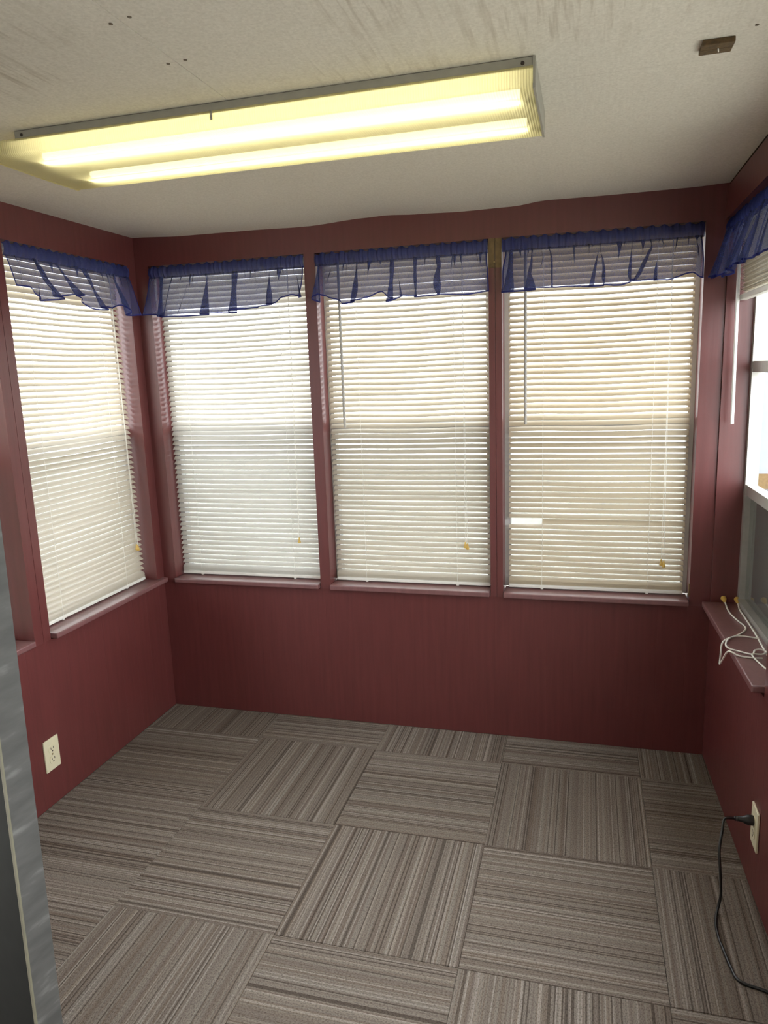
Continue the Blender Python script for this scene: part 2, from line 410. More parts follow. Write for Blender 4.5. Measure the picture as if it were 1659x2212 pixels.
obj('plywood_panel', ceil_bm(-T, 1.0688, NEAR - T, JY - 0.0004, 20, 4), 'ceiling', ceiling)
obj('plywood_panel', ceil_bm(1.0712, W + 0.25, NEAR - T, JY - 0.0004, 20, 4), 'ceiling', ceiling)
obj('plywood_panel', ceil_bm(-T, W + 0.25, JY, T, 90, 14), 'ceiling', ceiling)
bx('seam_backing', 'dark_gap', ceiling, -T, W + 0.25, NEAR - T, T, H + 0.045, H + 0.07)
for x, y in ((1.053, -1.451), (1.091, -1.455), (1.05, -1.62), (1.092, -1.63), (2.09, -1.24)):
    lathe_m = Matrix.Translation((x, y, H - 0.0012))
    obj('nail_head', lathe(bmesh.new(), [(0.0035, 0), (0.0035, 0.002)], lathe_m, 8), 'nail', ceiling)

# ---- far wall
wb = empty('wall_back', (W / 2, 0, 0), 'burgundy panelled far wall below the three windows', 'wall', 'structure')
bx('lower_panel', 'wall', wb, -T, W + 0.088, 0, T, 0.0, SZ - 0.022)
bx('header_board', 'trim', wb, -T, W + 0.088, 0, T, HB, H + 0.02)
for x0, x1 in ((-T, 0.060), (0.745, 0.790), (2.190, W + 0.088)):
    bx('post', 'trim', wb, x0, x1, 0, T, SZ - 0.022, HB)
# the third post is two boards with a seam between them
bx('post', 'trim', wb, 1.460, 1.4835, 0, T, SZ - 0.022, HB)
bx('post', 'trim', wb, 1.4850, 1.508, 0, T, SZ - 0.022, HB)
p_ = bx('bare_patch', 'bare_patch', wb, 1.4605, 1.4833, -0.0012, 0.0, 1.835, HB)
p_['label'] = 'bare olive brown wood at the top of the post'
p_ = bx('bare_patch', 'bare_patch', wb, 1.4852, 1.5075, -0.0012, 0.0, 1.835, HB)
p_['label'] = 'bare olive brown wood at the top of the post'
obj('nail_head', lathe(bmesh.new(), [(0.003, 0), (0.003, 0.002)], Matrix.Translation((1.482, -0.0012, 1.855)) @ Matrix.Rotation(math.radians(90), 4, 'X'), 8), 'screw', wb)
bx('bare_chip', 'bare_patch', wb, 2.187, 2.1902, 0.0, 0.010, 0.625, 0.672)

# ---- left wall (two windows, then an added unseen doorway that lets daylight in)
wl = empty('wall_left', (0, -1.5, 0), 'burgundy left wall below the narrow side window', 'wall', 'structure')
DY0, DY1 = -1.76, -2.62
bx('lower_panel', 'wall', wl, -T, 0, 0, -1.70, 0.0, SZ - 0.022)
bx('header_board', 'trim', wl, -T, 0, 0, NEAR, HB, H + 0.02)
for y0, y1 in ((0.0, -0.055), (-0.735, -0.770), (-0.7715, -0.812), (-1.49, -1.70)):
    bx('post', 'trim', wl, -T, 0, y0, y1, SZ - 0.022, HB)
bx('wall_panel', 'wall', wl, -T, 0, -2.68, NEAR, 0, HB)
for y0, y1 in ((-1.70, DY0), (DY1, -2.68)):
    bx('door_jamb', 'trim', wl, -T, 0.012, y0, y1, 0, HB)

# ---- right wall (slightly out of square)
wr = empty('wall_right', (W, -1.5, 0), 'burgundy right wall below the uncovered window', 'wall', 'structure')
bx('lower_panel', 'wall', wr, W, W + T, 0.0, NEAR, 0.0, SZ - 0.028, f=RS)
# header split so that its top lip leaves the dark gap seen under the ceiling
bx('header_board', 'trim', wr, W - 0.012, W + T + 0.1, 0.0, NEAR, HB, H - 0.016)
bx('ceiling_gap', 'dark_gap', wr, W - 0.004, W + T + 0.1, 0.0, NEAR, H - 0.016, H + 0.02)
bx('post', 'trim', wr, W, W + 0.088, 0.0, -0.008, SZ - 0.028, HB, f=RS)
for y0, y1 in ((-0.76, -0.83), (-1.52, -1.58), (-2.27, -2.33), (-3.02, NEAR)):
    bx('post', 'trim', wr, W, W + T, y0, y1, SZ - 0.028, HB, f=RS)

# ---- near wall behind the camera, with a wide window
wn = empty('wall_near', (W / 2, NEAR, 0), 'plain pale house wall behind the viewer', 'wall', 'structure')
bx('wall_panel', 'near_wall', wn, -T, W + 0.25, NEAR, NEAR - T, 0, HB)
bx('header_board', 'trim', wn, -T, W + 0.25, NEAR, NEAR - T, HB, H + 0.02)

# ---- windows
def I(p): return tuple(p)
def window(n, label, m, Lw, z0, sill=True, mat='frame_white', bars=(), screen_to=None, screen='screen', sill_ext=(0.0, 0.0), sill_out=0.022, depth=0.085, rail=1.262):
    """m(s, n, z): s along the opening, n out of the room (positive = outwards)."""
    w = empty('window_%d' % n, m((Lw / 2, 0.1, z0)), label, 'window', 'structure')
    fw, d0, d1 = 0.022, depth, depth + 0.04
    def part(name, mt, *a, **k): return bx(name, mt, w, *a, f=m, **k)
    part('frame_stile', mat, 0, fw, d0, d1, z0, HB)
    part('frame_stile', mat, Lw - fw, Lw, d0, d1, z0, HB)
    part('frame_rail', mat, fw, Lw - fw, d0, d1, HB - fw, HB)
    part('frame_rail', mat, fw, Lw - fw, d0 - 0.004, d1, z0, z0 + fw)
    zs = [z0 + fw] + sorted(bars) + [HB - fw] if bars else [z0 + fw, rail, HB - fw]
    for k, zb in enumerate(zs[1:-1]):
        part('meeting_rail', mat, fw, Lw - fw, d0 + 0.002, d1 - 0.004, zb - 0.018, zb + 0.018)
    for k in range(len(zs) - 1):
        a = zs[k] + (0.018 if k else 0); b = zs[k + 1] - (0.018 if k < len(zs) - 2 else 0)
        part('pane', 'glass', fw, Lw - fw, d0 + 0.020, d0 + 0.0205, a, b)
        if k == 0 and screen: part('insect_screen', screen, fw, Lw - fw, d0 + 0.032, d0 + 0.0322, a, b)
    if sill:
        th = 0.020
        s_ = bx('window_sill', 'sill', w, -sill_ext[0], Lw + sill_ext[1], -sill_out, d0, z0 - th, z0, f=m, bev=0.004)
    return w
def mback(x0): return lambda p: Vector((x0 + p[0], p[1], p[2]))
def mleft(y0): return lambda p: Vector((-p[1], y0 + p[0], p[2]))
def mright(y0): return lambda p: Vector(RS((W + p[1], y0 - p[0], p[2])))
window(1, 'far wall window nearest the left corner behind white blind', mback(0.060), 0.685, SZ, sill_ext=(-0.004, -0.003))
window(2, 'middle window of the far wall behind cream blind', mback(0.790), 0.670, SZ, sill_ext=(-0.003, -0.003))
window(3, 'widest right window of the far wall behind beige blind', mback(1.508), 0.682, SZ, sill_ext=(-0.003, -0.003))
window(4, 'narrow looking window on the left wall behind a closed blind', mleft(-0.735), 0.680, SZ, sill_ext=(-0.002, 0.045), sill_out=0.026)
window(5, 'left wall window cut off by the picture edge beside the door', mleft(-1.49), 0.678, SZ, sill_ext=(0.0, -0.002), sill_out=0.006, depth=0.125)
window(6, 'aluminium framed window on the right wall with raised blind', mright(-0.008), 0.752, SZ, mat='alu', bars=(1.03, 1.452), screen='screen_dense', sill_ext=(0.0, -0.01), sill_out=0.030, depth=0.088)
for k, (y0, lw, lab) in enumerate(((-0.83, 0.69, 'added bare right wall window above the outlet with the black plug'), (-1.58, 0.69, 'added bare right wall window just ahead of the viewer'), (-2.33, 0.69, 'added bare right wall window beside the viewer nearest the house wall'))):  # unseen windows added to bring daylight in from behind the camera
    window(7 + k, lab, mright(y0), lw, SZ, mat='alu', screen=None, sill_out=0.006)

# ---- open door, its edge towards the room
A = Vector((0.967, -1.917, 0)); B = A + Vector((-0.0093, -0.0447, 0))
hinge_dir = Vector((-0.978, 0.208, 0)).normalized()          # from the free edge back to the hinge
nrm = Vector((-0.208, -0.978, 0))
door = empty('door_1', (A.x, A.y, 0), 'black door standing open with a scuffed grey edge', 'door', 'structure')
def dm(p):  # s from the free edge to the hinge, n thickness (0 = face away from viewer, 1 = face to viewer)
    return A + hinge_dir * (p[0] - 0.018 * (p[2] - 0.4)) + nrm * p[1] + Vector((0, 0, p[2]))   # hangs a touch out of plumb
bx('door_slab', 'door_face', door, 0.003, 0.88, 0.0, 0.0455, 0.012, 1.925, f=dm)
bx('door_edge', 'door_edge', door, 0.0, 0.003, 0.0, 0.0455, 0.012, 1.925, f=dm)
bx('edge_bead', 'door_bead', door, -0.0008, 0.004, 0.0445, 0.0475, 0.012, 1.925, f=dm)
for z in (0.25, 1.0, 1.7):
    obj('hinge', tube(bmesh.new(), [dm((0.885, 0.04, z - 0.05)), dm((0.885, 0.04, z + 0.05))], 0.008, 8), 'screw', door)
kb = lathe(bmesh.new(), [(0.028, 0), (0.028, 0.006), (0.010, 0.010), (0.010, 0.03), (0.026, 0.042), (0.027, 0.055), (0.015, 0.066), (0.004, 0.068)],
           Matrix.Translation(dm((0.07, 0.0455, 0.98))) @ nrm.to_track_quat('Z', 'Y').to_matrix().to_4x4(), 16)
obj('door_knob', kb, 'screw', door, True)

# ---- outside: ground and a white board wall beyond the right windows
g = bx('ground', 'ground', None, -14, 16, -14, 14, -0.55, -0.5)
tag(g, 'pale gravel ground outside the windows', 'ground', 'structure')
nb = empty('wall_outside', (4.2, 3.0, -0.5), 'pale board wall seen outside through the right window', 'wall', 'structure')
board_me = None
for k in range(24):
    x = 2.75 + k * 0.16
    if board_me is None:
        b_ = obj('board', box(bmesh.new(), -0.077, 0.077, -0.012, 0.012, 0, 3.3), 'siding', nb); board_me = b_.data
    else:
        b_ = bpy.data.objects.new('board', board_me); COL.objects.link(b_); b_.parent = nb; b_.matrix_parent_inverse = nb.matrix_basis.inverted()
    b_.location = (x, 3.0 + (k % 2) * 0.004, -0.5)
bx('backing', 'siding', nb, 2.67, 6.5, 3.015, 3.10, -0.5, 2.8)
bx('base_board', 'bare_patch', nb, 2.67, 6.5, 2.972, 2.988, 0.55, 0.66)

# ================================================================== THINGS
# ---- ceiling light: wraparound fluorescent with a lens pushed a little to the left
FX0, FX1, FY0, FY1 = 0.527, 1.705, -1.252, -0.925
lamp = empty('ceiling_light', ((FX0 + FX1) / 2, -1.09, H), 'long lit fluorescent ceiling light with yellowed wraparound lens', 'ceiling light')
bx('housing', 'fixture', lamp, FX0, FX1, FY0 + 0.004, FY1 - 0.004, H - 0.024, H - 0.001, bev=0.002)
bx('end_plate', 'fixture', lamp, FX1 - 0.001, FX1 + 0.004, FY0 + 0.001, FY1 - 0.001, H - 0.056, H - 0.002)
bx('end_plate', 'fixture', lamp, FX0 - 0.004, FX0 + 0.001, FY0 + 0.030, FY1 - 0.030, H - 0.050, H - 0.002)
def lens_bm(x0, x1):
    prof = [(FY0 + 0.001, H - 0.018), (FY0 - 0.001, H - 0.030), (FY0 + 0.000, H - 0.047), (FY0 + 0.005, H - 0.053), (FY0 + 0.012, H - 0.0555)]
    k = 9
    for j in range(1, k): prof.append((FY0 + 0.012 + (FY1 - FY0 - 0.024) * j / k, H - 0.0555 - 0.0015 * math.sin(math.pi * j / k)))
    prof += [(FY1 - 0.012, H - 0.0555), (FY1 - 0.005, H - 0.053), (FY1, H - 0.047), (FY1 + 0.001, H - 0.030), (FY1 - 0.001, H - 0.018)]
    bm = bmesh.new(); nx = 30
    rows = [[bm.verts.new((x0 + (x1 - x0) * i / nx, y, z)) for y, z in prof] for i in range(nx + 1)]
    for a, b in zip(rows, rows[1:]):
        for j in range(len(prof) - 1): bm.faces.new((a[j], a[j + 1], b[j + 1], b[j]))
    return bm, prof
lb, prof = lens_bm(0.452, 1.7045)
lens = obj('lens', lb, 'lens', lamp, True); lens['label'] = 'yellowed acrylic lens'
# thick rolled lip of the lens at its open left end
obj('lens_lip', tube(bmesh.new(), [(0.453, y, z) for y, z in prof], 0.0022, 6), 'lens', lens, True)
for y in (-1.178, -1.000):
    t = obj('fluorescent_tube', tube(bmesh.new(), [(FX0 + 0.02, y, H - 0.040), (FX1 - 0.03, y, H - 0.040)], 0.0085, 12), 'tube', lamp, True)
    for x in (FX0 + 0.012, FX1 - 0.024):
        bx('socket', 'fixture', t, x - 0.006, x + 0.006, y - 0.010, y + 0.010, H - 0.049, H - 0.024)
for x in (FX0 + 0.02, FX1 - 0.02):
    obj('screw', lathe(bmesh.new(), [(0.004, 0), (0.003, 0.002)], Matrix.Translation((x, FY0 + 0.0035, H - 0.011)) @ Matrix.Rotation(math.radians(90), 4, 'X'), 8), 'slot', lamp)
bx('latch', 'fixture', lamp, 1.03, 1.034, FY0 - 0.002, FY0 + 0.004, H - 0.036, H - 0.016)

# ---- small brown wooden block on the ceiling
blk = empty('ceiling_block', (2.034, -1.181, H), 'small brown bare wood block nailed to the ceiling', 'wood block')
bx('slat', 'raw_wood', blk, 2.006, 2.062, -1.207, -1.183, H - 0.010, H - 0.0005, bev=0.0015)
bx('slat', 'raw_wood', blk, 2.006, 2.062, -1.180, -1.156, H - 0.009, H - 0.0005, bev=0.0015)
bx('backing', 'raw_wood', blk, 2.008, 2.060, -1.205, -1.158, H - 0.004, H)
obj('nail', tube(bmesh.new(), [(2.036, -1.186, H - 0.011), (2.038, -1.176, H - 0.013)], 0.0012, 6), 'cord', blk)

# ---- blinds
def slat_mesh(name, Lw, width=0.0252, tilt=48, camber=0.0024, sagm=0.0, l0=0.0, l1=1.0, mat='slat_white', lad=(0.2, 0.8)):
    """s along x, y = out of the room, cambered; room edge down"""
    bm = bmesh.new(); a = math.radians(tilt); ca, sa = math.cos(a), math.sin(a)
    nx, nc = 14, 4; rows = []
    for i in range(nx + 1):
        u = l0 + (l1 - l0) * i / nx; s = u * Lw
        dz = -sagm * math.sin(math.pi * min(1, max(0, (u - lad[0]) / (lad[1] - lad[0])))) if lad[0] < u < lad[1] else -sagm * 0.6 * (abs(u - (lad[0] if u < .5 else lad[1])) / 0.2) ** 2
        row = []
        for j in range(nc + 1):
            t = -1 + 2 * j / nc
            y, z = t * width / 2, camber * (1 - t * t)
            row.append(bm.verts.new((s, y * ca - z * sa, y * sa + z * ca + dz)))
        rows.append(row)
    for p, q in zip(rows, rows[1:]):
        for j in range(nc): bm.faces.new((p[j], q[j], q[j + 1], p[j + 1]))
    me = bpy.data.meshes.new(name); bm.to_mesh(me); bm.free()
    me.materials.append(MAT[mat])
    for p in me.polygons: p.use_smooth = True
    return me
def tassel(parent, p, d=(0, 0, -1), k=1.0):
    M = Matrix.Translation(p) @ Vector(d).to_track_quat('Z', 'Y').to_matrix().to_4x4()
    return obj('tassel', lathe(bmesh.new(), [(0.0022 * k, 0), (0.0030 * k, 0.004 * k), (0.0050 * k, 0.014 * k), (0.0068 * k, 0.021 * k), (0.0066 * k, 0.024 * k), (0.002 * k, 0.0245 * k)], M, 10), 'tassel', parent, True)
PITCH = 0.0212
def blind(label, m, rot, Lw, dep, mat, tilt, lads, cord_s, cord_z, ntas, wand=None, broken=None, sagm=0.003, cord_top_shift=0.0):
    """m maps (s, n, z) to the world; rot: z rotation that turns the slat mesh's +x to the s direction"""
    root = empty('window_blind', m((Lw / 2, dep, SZ)), label, 'window blind', group='horizontal mini blinds lowered in the windows')
    def part(name, mt, *a, **k): return bx(name, mt, root, *a, f=m, **k)
    part('head_rail', 'rail_white', 0.004, Lw - 0.004, dep - 0.013, dep + 0.013, HB - 0.027, HB - 0.001)
    zb = SZ + 0.005
    part('bottom_rail', 'rail_white', 0.004, Lw - 0.004, dep - 0.012, dep + 0.010, zb, zb + 0.013, bev=0.003)
    lad = (lads[0] / Lw, lads[1] / Lw)
    meshes = [slat_mesh('slat', Lw - 0.010, tilt=tilt + dt, sagm=sg, mat=mat, lad=lad) for dt, sg in ((0, sagm), (1.0, sagm * 0.7), (-1.2, sagm * 1.2), (0.5, sagm * 0.4))]
    low = [slat_mesh('slat', Lw - 0.010, tilt=tilt - 9 + dt, sagm=sg, mat=mat, lad=lad) for dt, sg in ((0, sagm * 0.5), (1.0, sagm * 0.3), (-1.0, sagm * 0.7), (0.5, 0))]
    lowest = [slat_mesh('slat', Lw - 0.010, tilt=tilt - 14 + dt, sagm=sg, mat=mat, lad=lad) for dt, sg in ((0, sagm * 0.4), (0.8, sagm * 0.2), (-0.8, sagm * 0.5), (0.4, 0))]
    top_me = slat_mesh('slat', Lw - 0.010, tilt=64, sagm=sagm * 0.5, mat=mat, lad=lad)
    top = HB - 0.034; n = int((top - (zb + 0.034)) / PITCH) + 1
    for k in range(n):
        z = top - k * PITCH
        me = top_me if z > 1.765 else (meshes if z > 1.22 else low if z > 0.93 else lowest)[random.choice((0, 0, 1, 2, 3))]
        if broken and abs(z - broken[0]) <= PITCH / 2:
            me = slat_mesh('slat', Lw - 0.010, tilt=tilt, l0=broken[1] / Lw, l1=1.0, mat=mat, lad=lad)
        o = bpy.data.objects.new('slat', me); COL.objects.link(o); o.parent = root
        o.matrix_parent_inverse = root.matrix_basis.inverted()
        o.location = m((0.005, dep, z)); o.rotation_euler = (random.uniform(-.012, .012), random.uniform(-.001, .001), rot)
    for k in range(3):                                            # slats resting on the bottom rail
        o = bpy.data.objects.new('slat', slat_mesh('slat', Lw - 0.010, tilt=18 + 6 * k, mat=mat, lad=lad)); COL.objects.link(o); o.parent = root
        o.matrix_parent_inverse = root.matrix_basis.inverted()
        o.location = m((0.005, dep, zb + 0.019 + k * 0.006)); o.rotation_euler = (0, 0, rot)
    for s in lads:                                                # ladder cords and their plugs
        for off in (-0.0135, 0.0135):
            obj('ladder_cord', tube(bmesh.new(), [m((s, dep + off, top)), m((s, dep + off, zb + 0.012))], 0.0007, 5), 'cord', root)
        part('cord_plug', 'rail_white', s - 0.005, s + 0.005, dep - 0.013, dep - 0.003, zb - 0.003, zb + 0.004)
    if cord_s is not None:
        for k in range(2):
            e = cord_s + (0.009 * (k if ntas == 2 else 0.15 * k))
            ez = cord_z - (0.006 * k if ntas == 2 else 0)
            c = obj('lift_cord', tube(bmesh.new(), [m((cord_s + cord_top_shift + 0.002 * k, dep - 0.018, HB - 0.02)), m((cord_s + cord_top_shift * 0.5 + 0.003 * k, dep - 0.020, (HB + cord_z) / 2)), m((e, dep - 0.021, ez + 0.022))], 0.0009, 5), 'cord', root)
            if k < ntas: tassel(c, m((e, dep - 0.021, ez + 0.024)))
    if wand:
        s, z = wand
        wd = obj('tilt_wand', tube(bmesh.new(), [m((s, dep - 0.020, HB - 0.03)), m((s + 0.001, dep - 0.024, z))], 0.0056, 8), 'wand_grey', root)
    return root
DEP = 0.060
blind('white blind lowered in the far wall window beside the left corner', mback(0.066), 0, 0.672, DEP, 'slat_white', 44, (0.100, 0.545), 0.578, 0.775, 1, cord_top_shift=0.012)
blind('cream blind with grey wand lowered in the middle window of the far wall', mback(0.800), 0, 0.655, DEP, 'slat_cream', 43, (0.135, 0.520), 0.555, 0.775, 2, wand=(0.070, 1.262))
blind('beige blind with one snapped slat in the right window of the far wall', mback(1.522), 0, 0.655, DEP, 'slat_beige', 42, (0.133, 0.524), 0.570, 0.730, 2, wand=(0.068, 1.264), broken=(0.885, 0.128))
blind('cream blind lowered in the left wall window', mleft(-0.725), math.pi / 2, 0.660, DEP, 'slat_cream', 43, (0.120, 0.520), 0.600, 0.765, 2)
blind('pale blind lowered in the left wall window cut by the picture edge', mleft(-1.480), math.pi / 2, 0.655, 0.100, 'slat_cream', 50, (0.120, 0.520), None, 0.76, 0)

# raised blind in the right window: stacked slats under the head rail
mr_ = mright(-0.014)
rb = empty('raised_blind', mr_((0.37, 0.05, 1.7)), 'cream blind pulled up into a stack in the right window', 'window blind')
RD = 0.048
bx('head_rail', 'rail_white', rb, 0.004, 0.735, RD - 0.013, RD + 0.013, HB - 0.027, HB - 0.001, f=mr_)
nst, zt = 46, HB - 0.032
sm = [slat_mesh('slat', 0.715, tilt=a, mat='slat_cream', camber=0.0022) for a in (4, -3, 1)]
for k in range(nst):
    o = bpy.data.objects.new('slat', sm[k % 3]); COL.objects.link(o); o.parent = rb; o.matrix_parent_inverse = rb.matrix_basis.inverted()
    o.location = mr_((0.012 + random.uniform(-.003, .003), RD + random.uniform(-.002, .002), zt - k * 0.0047))
    o.rotation_euler = (0, 0.0, math.radians(-90) + 0.030)
bx('bottom_rail', 'rail_white', rb, 0.006, 0.733, RD - 0.012, RD + 0.012, zt - nst * 0.0047 - 0.018, zt - nst * 0.0047, f=mr_, bev=0.003)
wq = mr_((0.040, RD - 0.022, 0))
obj('tilt_wand', tube(bmesh.new(), [(wq.x - 0.002, wq.y, HB - 0.03), (wq.x + 0.003, wq.y - 0.004, 1.262)], 0.0058, 6), 'wand_white', rb)

# long pull cords of the raised blind lying on the right sill
def cord(label, pts, ts=(True, False)):
    c = empty('pull_cord', pts[0], label, 'cord', group='blind cords on the right sill')
    path = smooth_path(pts, 7)
    obj('cord_line', tube(bmesh.new(), path, 0.0026, 6), 'cord', c, True)
    if ts[0]:
        d = (Vector(pts[0]) - Vector(pts[1])).normalized()
        tassel(c, Vector(pts[0]) - d * 0.002, d, 1.5)
    return c
ZS = SZ + 0.0030
cord('white blind cord looping over the edge of the right sill with yellow tassel',
     [(2.304, -0.045, ZS + 0.008), (2.304, -0.100, ZS), (2.306, -0.160, ZS), (2.315, -0.216, ZS), (2.327, -0.283, ZS), (2.309, -0.334, ZS), (2.275, -0.378, ZS), (2.248, -0.412, ZS + 0.002), (2.231, -0.440, ZS - 0.004),
      (2.229, -0.440, 0.575), (2.228, -0.436, 0.543), (2.230, -0.470, 0.572), (2.236, -0.520, ZS + 0.003), (2.262, -0.545, ZS), (2.300, -0.553, ZS), (2.322, -0.552, ZS)])
cord('white blind cord lying along the window frame with yellow tassel',
     [(2.346, -0.050, ZS + 0.008), (2.343, -0.100, ZS), (2.344, -0.200, ZS), (2.345, -0.330, ZS), (2.342, -0.470, ZS), (2.340, -0.600, ZS)])
cord('white blind cord curling from the frame to the knot on the right sill',
     [(2.345, -0.392, ZS + 0.003), (2.300, -0.382, ZS + 0.004), (2.262, -0.400, ZS + 0.004), (2.240, -0.450, ZS + 0.002), (2.242, -0.484, ZS), (2.272, -0.509, ZS), (2.299, -0.531, ZS + 0.003), (2.312, -0.500, ZS + 0.004), (2.330, -0.490, ZS + 0.004), (2.342, -0.505, ZS + 0.003), (2.325, -0.530, ZS + 0.004), (2.300, -0.536, ZS + 0.006), (2.296, -0.556, ZS + 0.005), (2.306, -0.590, ZS), (2.318, -0.650, ZS)], (False, False))

# ---- valances
def valance(label, m, Lw, bottoms, flare=(0.02, 0.0), folds=9, seed=1, strong=(), nbase=0.026, dens=None):
    """m(s, n, z) with n out of the room; skirt hangs room side (negative n)"""
    rng = random.Random(seed)
    v = empty('valance', m((Lw / 2, 0, 1.75)), label, 'curtain', group='blue sheer valances over the windows')
    rod = obj('rod', tube(bmesh.new(), [m((0.002, 0.012, HB - 0.024)), m((Lw - 0.002, 0.012, HB - 0.024))], 0.0055, 8), 'rail_white', v)
    zt = HB - 0.004; zp = HB - 0.050
    # gathered rod pocket with a small ruffle above it
    bm = bmesh.new(); nu, nv = 420, 6; rows = []
    ph = [rng.uniform(0, 6.28) for _ in range(4)]
    for j in range(nv + 1):
        t = j / nv; z = zt + (zp - zt) * t
        row = []
        for i in range(nu + 1):
            u = i / nu
            g = math.sin(2 * math.pi * 34 * u + ph[0] + 1.5 * math.sin(9 * u + ph[1])) + 0.6 * math.sin(2 * math.pi * 57 * u + ph[2])
            puff = 0.010 * math.sin(math.pi * t) + 0.004
            top = 0.004 * math.sin(2 * math.pi * 17 * u + ph[3]) if j == 0 else 0
            row.append(bm.verts.new(m((u * Lw, 0.004 - puff + 0.0030 * g, z + top))))
        rows.append(row)
    for a, b in zip(rows, rows[1:]):
        for i in range(nu): bm.faces.new((a[i], a[i + 1], b[i + 1], b[i]))
    pk = obj('rod_pocket', bm, 'pocket', v, True); pk['label'] = 'darker gathered rod pocket'
    # skirt: s as a meander, so that strong pleats lap over themselves
    cs = sorted(rng.uniform(0.04, 0.96) for _ in range(folds + 4))
    pl = [(c, rng.uniform(0.006, 0.013), rng.uniform(-0.05, 0.05), rng.choice((-1, 1)), 2.3) for c in cs]
    pl += [(c, w_ * 1.1, tl, 1, 3.2) for c, w_, tl in strong]
    gath = [(rng.uniform(0, 1), rng.uniform(0.004, 0.009), rng.uniform(0.3, 0.85), rng.uniform(-0.03, 0.03)) for _ in range(int(folds * 5))]
    nu, nv = 760, 20
    def pos(u, t):
        s0 = u * Lw
        sb = -flare[0] + u * (Lw + flare[0] + flare[1])
        s = s0 + (sb - s0) * t ** 1.1
        n = -nbase * t ** 0.8 - 0.004
        ds = 0.0
        for c, w_, tl, sg, amp in pl:
            cc = c + tl * t
            x = (u - cc) * Lw / w_
            if abs(x) < 4:
                k = (0.35 + 0.65 * t)
                ds += -sg * w_ * amp * k * x * math.exp(-x * x) 
                n -= 0.012 * k * math.exp(-x * x * 0.8)
        for c, w_, ext, tl in gath:
            if t < ext:
                cc = c + tl * t; x = (u - cc) * Lw / w_
                if abs(x) < 4:
                    k = (1 - t / ext)
                    ds += -w_ * 2.3 * k * x * math.exp(-x * x); n -= 0.006 * k * math.exp(-x * x)
        n -= 0.005 * math.sin(2 * math.pi * 5.3 * u + seed) * t
        zb = interp(bottoms, u)
        return s + ds, n, zp + 0.004 + (zb - zp) * t
    bm = bmesh.new(); rows = []
    for j in range(nv + 1):
        rows.append([bm.verts.new(m(pos(i / nu, j / nv))) for i in range(nu + 1)])
    for a, b in zip(rows, rows[1:]):
        for i in range(nu): bm.faces.new((a[i], a[i + 1], b[i + 1], b[i]))
    sk = obj('skirt', bm, 'sheer', v, True)
    bm = bmesh.new(); rows = []
    for j in range(2):
        rw = []
        for i in range(nu + 1):
            s, n, z = pos(i / nu, 1.0)
            rw.append(bm.verts.new(m((s, n - 0.0006, z + 0.0055 * (1 - j)))))
        rows.append(rw)
    for i in range(nu): bm.faces.new((rows[0][i], rows[0][i + 1], rows[1][i + 1], rows[1][i]))
    # side hems
    for uu in (0.0, 1.0):
        e0 = [bm.verts.new(m((lambda q: (q[0], q[1] - 0.0006, q[2]))(pos(uu, j / nv)))) for j in range(nv + 1)]
        e1 = [bm.verts.new(m((lambda q: (q[0] + (0.005 if uu == 0 else -0.005), q[1] - 0.0006, q[2]))(pos(uu, j / nv)))) for j in range(nv + 1)]
        for j in range(nv): bm.faces.new((e0[j], e0[j + 1], e1[j + 1], e1[j]))
    hm = obj('hem', bm, 'hem', sk, True); hm['label'] = 'narrow dark stitched hem'
    return v
def rel(x0, Lw, fl, tab):
    return [(max(0, min(1, (x - x0 + fl[0]) / (Lw + fl[0] + fl[1]))), z) for x, z in tab]
f1 = (0.022, 0.0)
valance('blue sheer valance on the far wall window beside the left corner', mback(0.062), 0.682, rel(0.062, 0.682, f1, [(0.016, 1.736), (0.155, 1.723), (0.293, 1.721), (0.345, 1.728), (0.453, 1.722), (0.479, 1.736), (0.549, 1.738), (0.620, 1.750), (0.665, 1.772), (0.700, 1.778), (0.747, 1.767)]),
        f1, 6, 3, strong=((0.10, 0.030, 0.0), (0.17, 0.026, 0.0), (0.40, 0.030, 0.0), (0.585, 0.020, 0.0), (0.80, 0.012, 0.0)))
f2 = (0.012, 0.008)
valance('blue sheer valance on the middle window of the far wall', mback(0.792), 0.666, rel(0.792, 0.666, f2, [(0.789, 1.744), (0.833, 1.772), (0.865, 1.758), (0.902, 1.733), (0.965, 1.738), (0.999, 1.750), (1.058, 1.768), (1.076, 1.742), (1.111, 1.729), (1.144, 1.749), (1.205, 1.741), (1.293, 1.744), (1.37, 1.738), (1.467, 1.746)]),
        f2, 6, 11, strong=((0.03, 0.022, 0.0), (0.26, 0.016, -0.01), (0.47, 0.018, -0.01), (0.60, 0.012, 0.0), (0.73, 0.013, 0.01)))
f3 = (0.012, 0.0)
valance('blue sheer valance on the right window of the far wall', mback(1.510), 0.676, rel(1.510, 0.676, f3, [(1.497, 1.738), (1.587, 1.739), (1.636, 1.747), (1.716, 1.744), (1.842, 1.739), (1.919, 1.738), (1.950, 1.752), (1.985, 1.748), (2.069, 1.746), (2.149, 1.764), (2.181, 1.747)]),
        f3, 7, 21, strong=((0.05, 0.022, 0.0), (0.16, 0.020, 0.0), (0.50, 0.011, -0.03), (0.66, 0.010, -0.01), (0.78, 0.012, -0.10)))
f4 = (0.0, 0.006)
valance('blue sheer valance on the left wall window', mleft(-0.733), 0.676, rel(-0.733, 0.676, f4, [(-0.727, 1.786), (-0.676, 1.785), (-0.629, 1.747), (-0.540, 1.765), (-0.47, 1.785), (-0.421, 1.775), (-0.35, 1.738), (-0.25, 1.748), (-0.188, 1.764), (-0.134, 1.728), (-0.03, 1.735)]),
        f4, 6, 31, strong=((0.17, 0.026, 0.08), (0.34, 0.036, 0.09), (0.55, 0.030, 0.08), (0.80, 0.020, 0.06)), nbase=0.034)
